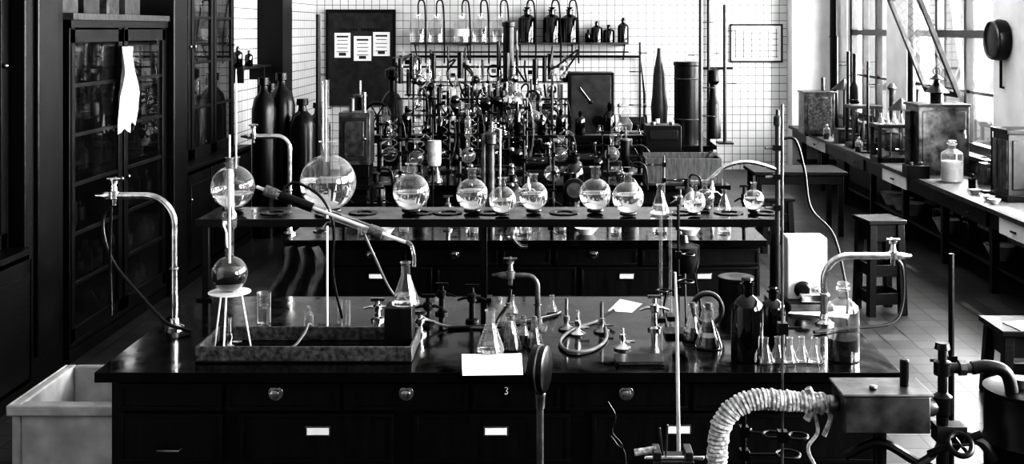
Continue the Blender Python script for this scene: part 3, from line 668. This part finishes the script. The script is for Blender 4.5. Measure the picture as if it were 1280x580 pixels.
for px in(523,546,578,601,626,659,690,712):
    xx=X(px,18.8); b.tube([(xx,18.79,zs+.44),(xx,18.79,zs+.66),(xx+.06,18.74,zs+.72),(xx+.12,18.70,zs+.62),(xx+.15,18.58,zs+.1),(xx+.15,18.57,zs-.35)],.013,M_rub,6,6)
b.done()
b=B('framed_diagram'); xa,xb,za,zb2=X(912,19),X(978,19),Z(78,19),Z(30,19)
b.bx(xa,xb,yb-.02,yb,za,zb2,M_pap)
for r_ in((xa,xb,za,za+.03),(xa,xb,zb2-.03,zb2)): b.bx(r_[0],r_[1],yb-.03,yb-.02,r_[2],r_[3],M_grn)
for r_ in((xa,xa+.03),(xb-.03,xb)): b.bx(r_[0],r_[1],yb-.03,yb-.02,za,zb2,M_grn)
for k in range(5): b.tube([(xa+.08,yb-.024,za+.1+.1*k),(xb-.08,yb-.024,za+.1+.1*k)],.005,M_ink,4)
for k in range(6): b.tube([(xa+.1+.14*k,yb-.024,za+.08),(xa+.1+.14*k,yb-.024,zb2-.08)],.005,M_ink,4)
b.done()
b=B('wall_water_pipe'); b.tube([(X(500,19),18.93,1.95),(X(800,19),18.93,1.95),(X(805,19),18.93,1.3),(X(805,19),18.93,.3)],.02,M_black); 
b.tube([(X(885,19),18.93,.2),(X(885,19),18.93,4.3)],.03,M_black); b.tube([(X(870,19),18.93,1.75),(X(915,19),18.93,1.75)],.02,M_black); b.done()
b=B('side_table',(2.9,13.2,0),bevel=.004); b.box((0,0,.74),(1.1,.7,.04),M_wood2)
for sx in(-.48,.48):
    for sy in(-.28,.28): b.box((sx,sy,.36),(.06,.06,.72),M_wood)
b.box((0,-.3,.66),(.96,.03,.1),M_wood2); b.done()

# left rear corner
for px,d,h,r in((330,12.9,1.86,.14),(352,13.3,1.9,.16),(378,13.1,1.6,.15),(338,13.8,1.75,.15),(398,13.9,1.5,.15)):
    b=B('gas_cylinder',(X(px,d),d,0)); b.lathe([(0,0),(r,0),(r,h*.8),(r*.8,h*.87),(r*.35,h*.91),(r*.3,h*.95),(r*.45,h*.955),(r*.45,h),(0,h)],M_black,n=24)
    b.tube([(-.07,0,h*.97),(.07,0,h*.97)],.015,M_brs); b.done()
b=B('small_wall_shelf',bevel=.003); b.bx(XL,XL+.25,13.6,15.0,1.92,1.95,M_wood); b.bx(XL,XL+.2,13.8,13.83,1.75,1.92,M_wood);b.bx(XL,XL+.2,14.8,14.83,1.75,1.92,M_wood); b.done()
bottle('dark_bottle',XL+.13,13.8,1.95,.26,.06,g=GD,liq=.8)
bottle('dark_bottle',XL+.13,14.3,1.95,.2,.05,g=GD,liq=.8)
stand('tall_floor_pipe',X(398,12.9),12.9,0,2.6,[(1.9,.1,0,.0),(1.5,.1,0,.05)],m=M_black,r=.03,base=(.2,.2))

# ---------------- window bench ----------------
b=B('window_workbench',bevel=.004); WX0,WX1=3.98,4.74
b.bx(WX0,WX1,7.5,18.58,.755,.80,M_grayw)
b.bx(WX0+.05,WX0+.07,7.5,18.5,.60,.755,M_wood)
for yy in [7.6+1.28*i for i in range(9)]:
    b.bx(WX0+.06,WX0+.13,yy-.035,yy+.035,0,.755,M_wood); b.bx(WX1-.1,WX1-.03,yy-.035,yy+.035,0,.755,M_wood)
b.bx(WX0+.10,WX1-.05,7.6,18.4,.22,.25,M_wood)
b.bx(WX0+.30,WX1-.06,7.7,10.0,.25,.60,M_wood2); b.bx(WX0+.30,WX1-.06,13.9,16.6,.25,.60,M_wood2)
for a,c,m in((12.5,13.4,M_wht),(9.2,9.9,M_wht),(16.2,17.4,M_cerd),(10.2,11.0,M_wood2),(14.2,15.0,M_grn)):
    b.bx(WX0+.03,WX0+.05,a,c,.60,.745,m); b.tube([(WX0+.01,(a+c)/2-.05,.67),(WX0+.01,(a+c)/2+.05,.67)],.010,M_black)
    b.bx(WX0+.05,WX1-.15,a,c,.61,.64,M_wood)
b.done()
for d in (10.4,12.9,13.3,13.7,11.8): 
    b=B('storage_bowl',(4.22,d,.25)); b.lathe([(0,0),(.07,0),(.14,.14),(.15,.15),(.12,.14),(.05,.02),(0,.02)],random.choice([M_cer,G2,M_cer]),n=22); b.done()
for d in(11.4,12.2,17.5): bottle('storage_jar',4.3,d,.25,.3,.09,g=random.choice([GD,G2]))
def wb(px,d): return X(px,d),d
x=X(1190,11.8); bottle('glass_carafe',x,11.8,.8,.44,.115,g=G2,liq=.8,lm=M_cer,stopper=True)
b=B('metal_boiler',(4.36,12.5,.8),bevel=.006)
b.box((0,0,.38),(.56,.46,.76),M_steel); b.box((0,-.235,.38),(.48,.012,.66),M_steel); b.cyl((-.32,0,.1),.04,.6,M_steel,16); b.box((0,0,.775),(.60,.5,.03),M_grn)
b.lathe([(0,.79),(.07,.79),(.07,.90),(.14,.91),(.05,1.0),(.03,1.02),(.03,1.05),(.08,1.06),(.02,1.11),(0,1.12)],M_black,n=20)
b.tor((0,0,1.15),.04,.006,M_black,16,6,RX(90)); b.tube([(.2,-.24,.5),(.2,-.3,.5),(.2,-.32,.42)],.015,M_brs); b.done()
b=B('wall_pressure_gauge',(XR-.01,11.6,Z(50,11.6))); b.lathe([(0,0),(.21,0),(.22,.05),(.21,.12),(.18,.13),(.0,.12)],M_black,(0,0,0),30,RY(-90)); b.tor((-.13,0,0),.19,.014,M_steel,30,8,RY(90)); b.tube([(-.03,0,-.19),(-.03,0,-.5),(0,.0,-.5)],.015,M_black,8); b.done()
def case(name,x,y,z,w,d,h,m):
    b=B(name,(x,y,z),bevel=.003); t=.04
    for sx in(-1,1):
        for sy in(-1,1): b.box((sx*(w/2-t/2),sy*(d/2-t/2),h/2),(t,t,h),m)
    b.box((0,0,.03),(w,d,.06),m); b.box((0,0,h-.02),(w+.02,d+.02,.04),m)
    for sy in(-1,1): b.box((0,sy*(d/2-.01),h/2),(w-2*t,.004,h-.1),GP)
    b.tube([(0,0,.05),(0,0,h*.75)],.014,M_brs); b.tube([(-w*.32,0,h*.72),(w*.32,0,h*.72)],.010,M_brs)
    for sx in(-1,1):
        b.tube([(sx*w*.32,0,h*.72),(sx*w*.32,0,h*.3)],.004,M_brs,4); b.lathe([(0,0),(.05,0),(.055,.008)],M_chr,(sx*w*.3,0,h*.3),16)
    return b.done()
case('balance_case',X(1113,13.6),13.6,.8,.40,.36,.46,M_wood)
for k in(-.12,-.04,.05,.13): erlen('small_conical_flask',X(1113,13.6)+k,13.6,.8+.461,.13,g=G2)
case('balance_case',X(1079,15.2),15.2,.8,.40,.4,.58,M_wood2)
b=B('steel_water_oven',(X(1014,16.9)+.08,16.9,.8),bevel=.006); b.box((0,0,.34),(.46,.4,.62),M_steel); b.box((0,-.205,.34),(.36,.012,.5),M_lead); b.box((0,0,.665),(.5,.44,.03),M_steel)
for sx in(-.18,.18): b.box((sx,0,.015),(.05,.3,.03),M_black)
b.cyl((.1,0,.68),.03,.2,M_steel,12); b.done()
b=B('resistance_box',(X(1127,12.5)+.03,12.1,.8),bevel=.004); b.box((0,0,.07),(.24,.2,.14),M_black); b.cyl((-.05,0,.14),.025,.03,M_brs,12); b.cyl((.05,0,.14),.025,.03,M_brs,12); b.done()
stand('burette_stand',*wb(1060,16.0),.8,1.3,[(.6,.1,-.05,.05),(.95,.1,-.05,.03),(1.1,-.1,0,.03)],m=M_black,r=.022)
stand('burette_stand',*wb(1046,17.6),.8,1.5,[(.7,.1,-.05,.05),(1.1,.1,-.05,.03)],m=M_black,r=.022)
stand('burette_stand',*wb(1240,11.0),.8,.66,[(.5,.1,-.0,.05),(.35,-.08,0,.03)],m=M_black,r=.012)
stand('burette_stand',*wb(1147,13.3),.8,.9,[(.5,.1,-.0,.05)],m=M_black,r=.014)
stand('burette_stand',*wb(1085,14.5),.8,1.2,[(.9,.1,-.0,.05),(1.1,-.1,0,.04)],m=M_black,r=.018)
# extra apparatus along window bench
def spirit(x,y,s=1.):
    b=B('desk_lamp',(x,y,.8)); b.lathe([(0,0),(.08*s,0),(.08*s,.02),(.015,.04),(.012,.5*s),(.03,.52*s),(.12*s,.46*s),(.13*s,.46*s),(.03,.56*s),(0,.58*s)],M_black,n=20); b.done()
spirit(4.45,14.05,1.3); spirit(4.5,17.0,1.5); 
b=B('reflux_column',(4.5,16.4,.8)); b.lathe([(0,0),(.12,0),(.12,.03),(.05,.05),(.05,.5),(.09,.55),(.09,.75),(.03,.85),(.03,1.25),(0,1.27)],M_black,n=20); b.done()
b=B('reflux_column',(4.55,14.0+.75,.8)); b.lathe([(0,0),(.10,0),(.10,.25),(.04,.3),(.04,.8),(.07,.84),(.03,.9),(0,.9)],M_steel,n=20); b.done()
for x_,d,w_,h_ in((4.15,17.7,.2,.22),(4.2,15.8,.26,.2),(4.55,13.1,.2,.3),(4.6,11.6,.18,.22)):
    b=B('instrument_box',(x_,d,.8),bevel=.004); b.box((0,0,h_/2),(w_,w_,h_),M_grn); b.box((0,-w_/2-.004,h_*.55),(w_*.7,.006,h_*.5),M_steel); b.cyl((0,0,h_),.02,.03,M_brs,10); b.done()
b=B('glass_instrument_case',(4.47,10.55,.8),bevel=.004); b.box((0,0,.03),(.4,.4,.06),M_black); b.box((0,0,.35),(.36,.36,.58),M_grn)
for sy in(-.12,.0,.12): b.box((-.185,sy,.35),(.012,.10,.46),M_steel)
b.box((0,-.185,.35),(.28,.012,.46),M_grn); b.box((0,0,.66),(.4,.4,.04),M_black); b.done()
for px,d in((1225,10.9),(1243,10.5),(1250,10.3)):
    b=B('porcelain_dish',(X(px,d)-.05,d,.8)); b.lathe([(0,0),(.03,0),(.06,.045),(.055,.045),(.025,.01),(0,.01)],M_cer,n=18); b.done()
for px,d,h in((1005,17.9,.3),(1035,17.2,.3),(1070,14.6,.2),(1096,14.3,.22),(1140,12.9,.24),(1215,11.3,.15),(1030,16.3,.22)):
    x=max(4.06,X(px,d)); bottle('reagent_bottle',x,d,.8,h,h*.24,g=random.choice([G2,GD,GD]),liq=.6,lm=M_liqd)
b=B('microscope',(4.2,14.9,.8)); b.box((0,0,.015),(.14,.18,.03),M_black); b.tube([(0,.06,.03),(0,.08,.2),(0,.02,.3)],.018,M_black,8,4); b.cyl((0,-.02,.14),.022,.24,M_brs,14); b.box((0,-.02,.12),(.1,.1,.012),M_black); b.done()

# ---------------- stools ----------------
def stool(name,x,y,h,w=.34,rz=0,m=None):
    b=B(name,(x,y,0),rz=rz,bevel=.005); m=m or M_wood2
    b.box((0,0,h-.018),(w,w,.036),m)
    for sx in(-1,1):
        for sy in(-1,1):
            b.tube([(sx*w*.36,sy*w*.36,h-.036),(sx*w*.42,sy*w*.42,0)],.045,M_wood,4)
    for s_ in(-1,1): b.box((0,s_*w*.36,h-.11),(w*.72,.02,.15),M_wood); b.box((s_*w*.36,0,h-.11),(.02,w*.72,.15),M_wood)
    for zz in(.14,.38):
        if zz<h-.2:
            for s_ in(-1,1): b.box((0,s_*w*.40,zz),(w*.8,.02,.10),M_wood); b.box((s_*w*.40,0,zz),(.02,w*.8,.10),M_wood)
    return b.done()
stool('wooden_stool',2.82,9.5,.81,.34,rz=.15)
stool('wooden_stool',3.08,7.25,.50,.40)
B('paper_sheet',(3.10,7.18,.5005),rz=.2).box((0,0,.004),(.24,.2,.008),M_pap).done()
stool('wooden_stool',2.45,12.1,.6,.36)

# ---------------- foreground table and apparatus ----------------
b=B('foreground_table',bevel=.004); b.bx(-.5,1.85,2.9,3.95,.70,.74,M_wood2)
for sx in(-.45,1.8):
    for sy in(2.95,3.9): b.bx(sx-.04,sx+.04,sy-.04,sy+.04,0,.70,M_wood)
b.done()
TZ=.74
def fz(py,d): return Z(py,d)-TZ
d=3.75; b=B('bench_lamp',(X(675,d),d,TZ)); b.lathe([(0,0),(.08,0),(.08,.015),(.02,.03),(.014,.05)],M_black,n=20)
b.tube([(0,0,.03),(0,0,fz(490,d))],.013,M_steel,10); b.lathe([(0,0),(.017,0),(.02,.05),(.012,.06)],M_brs,(0,0,fz(510,d)),14)
b.lathe([(0,-.028),(.066,-.028),(.078,-.022),(.078,.022),(.066,.028),(0,.028)],M_black,(0,0,fz(461,d)),32,RZ(-14)@RY(90)); b.tor((0,0,fz(461,d)),.078,.004,M_steel,32,6,RZ(-14)@RY(90)); b.done()
d=3.7; b=B('long_glass_rod',(X(846,d),d,TZ)); b.box((0,0,.01),(.05,.08,.02),M_black)
b.tube([(.01,0,.02),(0,0,fz(395,d)),(-.006,0,fz(340,d))],lambda t:.008-.0035*t,M_cer,10); b.done()
d=3.5; stand('retort_stand',X(978,d),d,TZ,fz(130,d),[(fz(410,d),.06,0,.0),(fz(545,d),.05,0,.03)],m=M_steel,r=.0045,base=(.1,.1))
d=3.6; stand('retort_stand',X(1203,d),d+.1,TZ,fz(325,d),[(fz(462,d),-.07,0,.0),(fz(545,d),-.06,0,.03)],m=M_black,r=.010,base=(.08,.1))
d=3.4; b=B('rope_wrapped_pipe',(0,0,0)); r0=.028
pp=lambda px,py:(X(px,d),d,Z(py,d))
ctrl=[(X(905,d),d,TZ),pp(897,610),pp(897,560),pp(903,528),pp(921,508),pp(950,499),pp(990,502),pp(1035,504)]
b.tube(ctrl,r0*.86,M_rope,12,8)
P=[Vector(c) for c in ctrl]; E=[P[0]*2-P[1]]+P+[P[-1]*2-P[-2]]; Q=[]
for i in range(1,len(E)-2):
    a_,b_,c_,d_=E[i-1:i+3]
    for k in range(30):
        t=k/30; Q.append(.5*((2*b_)+(c_-a_)*t+(2*a_-5*b_+4*c_-d_)*t*t+(3*b_-a_-3*c_+d_)*t**3))
H_=[];ang=0
for i in range(len(Q)-1):
    T=(Q[i+1]-Q[i]); L=T.length; T=T.normalized(); u=Vector((0,1,0)); w=T.cross(u).normalized()
    n=max(2,int(L/.0014))
    for k in range(n):
        pos=Q[i].lerp(Q[i+1],k/n); ang+=L/n/.0125*2*math.pi
        rr=r0*(.95+.09*math.sin(ang*.37)*math.sin(ang*.11))
        H_.append(pos+(u*math.cos(ang)+w*math.sin(ang))*rr)
b.tube(H_,.0075,M_rope,6); 
b.tube([pp(1018,516),pp(1022,540),pp(1010,560),pp(1020,585)],.006,M_rope,6,6); b.tube([pp(1025,500),pp(1038,520),pp(1030,545)],.008,M_rope,6,5)
b.tube([pp(1010,485),pp(1018,505),pp(1008,525)],.012,M_rope,6,5)
b.done()
b=B('steam_trap_box',(X(1100,d),d,Z(508,d)),bevel=.004)
hgt=45*d/F; b.box((0,0,0),(105*d/F,.16,hgt),M_steel); b.box((0,0,hgt/2+.004),(112*d/F,.17,.008),M_steel)
b.cyl((.075,0,hgt/2),.014,.09,M_black,12); b.cyl((-.03,-.03,hgt/2+.008),.012,.012,M_brs,8)
b.lathe([(0,0),(.025,0),(.025,.03),(0,.03)],M_brs,(-.13,0,.01),14,RY(-90)); b.tube([(.0,0,-hgt/2),(0,0,TZ-Z(508,d))],.02,M_black,12)
b.lathe([(0,0),(.1,0),(.1,.02),(.03,.03),(0,.03)],M_black,(0,0,TZ-Z(508,d)),20)
b.lathe([(0,0),(.03,0),(.03,.03),(.02,.05),(0,.05)],M_steel,(.13,0,0),14,RY(90)); b.tube([(.13,0,0),(.17,0,.0)],.018,M_brs,10)
b.done()
d=3.4; b=B('valve_assembly',(X(1178,d),d,TZ))
b.lathe([(0,0),(.06,0),(.06,.02),(.018,.03),(.018,fz(520,d)),(.03,fz(515,d)),(.03,fz(495,d)),(.014,fz(490,d)),(.014,fz(470,d)),(.026,fz(468,d)),(.026,fz(452,d)),(.013,fz(450,d)),(.013,fz(438,d)),(.024,fz(436,d)),(.02,fz(428,d)),(0,fz(428,d))],M_black,n=18)
b.tube([(0,0,fz(460,d)),(.09,0,fz(460,d))],.016,M_steel,10); b.lathe([(0,0),(.024,0),(.024,.02),(0,.02)],M_brs,(.05,0,fz(460,d)),8,RY(90))
b.tube([(.09,0,fz(460,d)),(.14,0,fz(458,d)),(.19,.0,fz(464,d)),(.21,0,fz(480,d)),(.215,0,fz(500,d))],.020,M_rub,10,6)
b.tube([(-.06,-.05,fz(560,d)),(.1,-.05,fz(535,d))],.012,M_black,8); b.tor((.03,-.07,fz(545,d)),.034,.009,M_black,24,8,RX(50))
for a in range(0,180,60): b.tube([(.03-.034*math.cos(math.radians(a)),-.07,fz(545,d)-.025*math.sin(math.radians(a))),(.03+.034*math.cos(math.radians(a)),-.07,fz(545,d)+.025*math.sin(math.radians(a)))],.005,M_black,6)
b.box((.02,0,fz(540,d)),(.09,.06,.05),M_grn); b.tube([(.05,0,fz(545,d)),(.12,0,fz(552,d)),(.16,0,fz(575,d))],.016,M_grn,8,5)
b.tube([(-.1,-.03,fz(580,d)),(-.03,-.03,fz(560,d)),(.0,0,fz(545,d))],.012,M_steel,8,4)
b.tube([(-.30,0,fz(570,d)),(-.2,-.02,fz(550,d)),(-.08,-.02,fz(575,d)),(.05,-.03,fz(595,d))],.014,M_black,8,6)
b.done()
d=3.45; b=B('steel_drum',(X(1285,d),d,TZ)); h=fz(485,d); r=.13
b.lathe([(0,0),(r,0),(r,h*.32),(r+.006,h*.34),(r,h*.36),(r,h*.7),(r+.006,h*.72),(r,h*.74),(r,h-.01),(r+.004,h-.005),(r+.004,h),(r-.02,h+.006),(0,h+.008)],M_black,n=36); b.cyl((-.03,-.02,h+.004),.02,.03,M_steel,12); b.done()
d=3.55; b=B('bench_vise',(X(838,d),d-.05,TZ),bevel=.003); h=fz(562,d)
b.box((0,0,h/2-.02),(.07,.08,h-.04),M_black); b.box((0,0,h-.02),(.13,.09,.035),M_grn); b.box((-.05,0,h+.010),(.025,.08,.028),M_grn); b.box((.05,0,h+.010),(.025,.08,.028),M_grn)
b.tube([(-.09,-.02,h),(.10,-.02,h)],.007,M_chr); b.tube([(-.03,0,h),(-.04,0,h+.09)],.004,M_steel); b.tube([(-.02,0,h),(-.015,0,h+.1)],.004,M_steel); b.tube([(-.12,0,h+.01),(-.05,0,h+.02)],.012,M_rope); b.done()
b=B('copper_wire_loop',(X(770,3.75),3.7,TZ)); b.box((0,0,.008),(.08,.06,.016),M_black)
b.tube([(0,0,.01),(.01,0,fz(600,3.7)),(.02,0,fz(560,3.7)),(-.015,0,fz(540,3.7)),(-.005,0,fz(520,3.7)),(-.03,0,fz(502,3.7))],.0028,M_rub,6,8); b.tube([(.01,0,.01),(.03,0,fz(575,3.7)),(.0,0,fz(555,3.7)),(-.02,0,fz(545,3.7))],.0025,M_steel,6,8); b.done()
d=3.6; stand('retort_stand',X(940,d),d+.15,TZ,fz(520,d),[(fz(560,d),.09,-.03,.03),(fz(590,d),.15,0,.04)],m=M_black,r=.008,base=(.12,.1))
stand('retort_stand',X(1025,d),d-.40,TZ,fz(505,d)-.05,[(fz(535,d)-.05,.05,0,.03),(fz(555,d)-.05,.08,0,.02)],m=M_black,r=.008,base=(.12,.1))

# ---------------- light ----------------
w=bpy.data.worlds.new('sky'); bpy.context.scene.world=w; w.use_nodes=True
bg=w.node_tree.nodes['Background']; bg.inputs[0].default_value=(.9,.9,.9,1); bg.inputs[1].default_value=.28
EN=[600,850,850,650,480]
for k,(a,c) in enumerate(wins):
    l=bpy.data.lights.new('window_skylight_%d'%k,'AREA'); l.shape='RECTANGLE'; l.size=c-a; l.size_y=LINT-SILL; l.energy=EN[k]
    o=bpy.data.objects.new('window_skylight_%d'%k,l); o.location=(XR+.6,(a+c)/2,(SILL+LINT)/2+.2)
    o.rotation_euler=Vector((-1,0,-.15)).to_track_quat('-Z','Y').to_euler()
    bpy.context.scene.collection.objects.link(o)
l=bpy.data.lights.new('sun','SUN'); l.energy=9; l.angle=math.radians(1)
o=bpy.data.objects.new('sun',l); o.rotation_euler=Vector((-.42,-.35,-1.1)).to_track_quat('-Z','Y').to_euler(); bpy.context.scene.collection.objects.link(o)

# ---------------- camera ----------------
cam=bpy.data.cameras.new('camera'); cam.sensor_width=36; cam.lens=36*F/1280; cam.shift_x=-(CX-640)/1280; cam.shift_y=-(290-HY)/1280
co=bpy.data.objects.new('camera',cam); co.location=(0,0,ZC); co.rotation_euler=(math.radians(90),0,0)
bpy.context.scene.collection.objects.link(co); bpy.context.scene.camera=co
vs_=bpy.context.scene.view_settings
vs_.view_transform='Standard'
try: vs_.look='Very High Contrast'
except Exception as e: print('look',e)
vs_.exposure=0.32
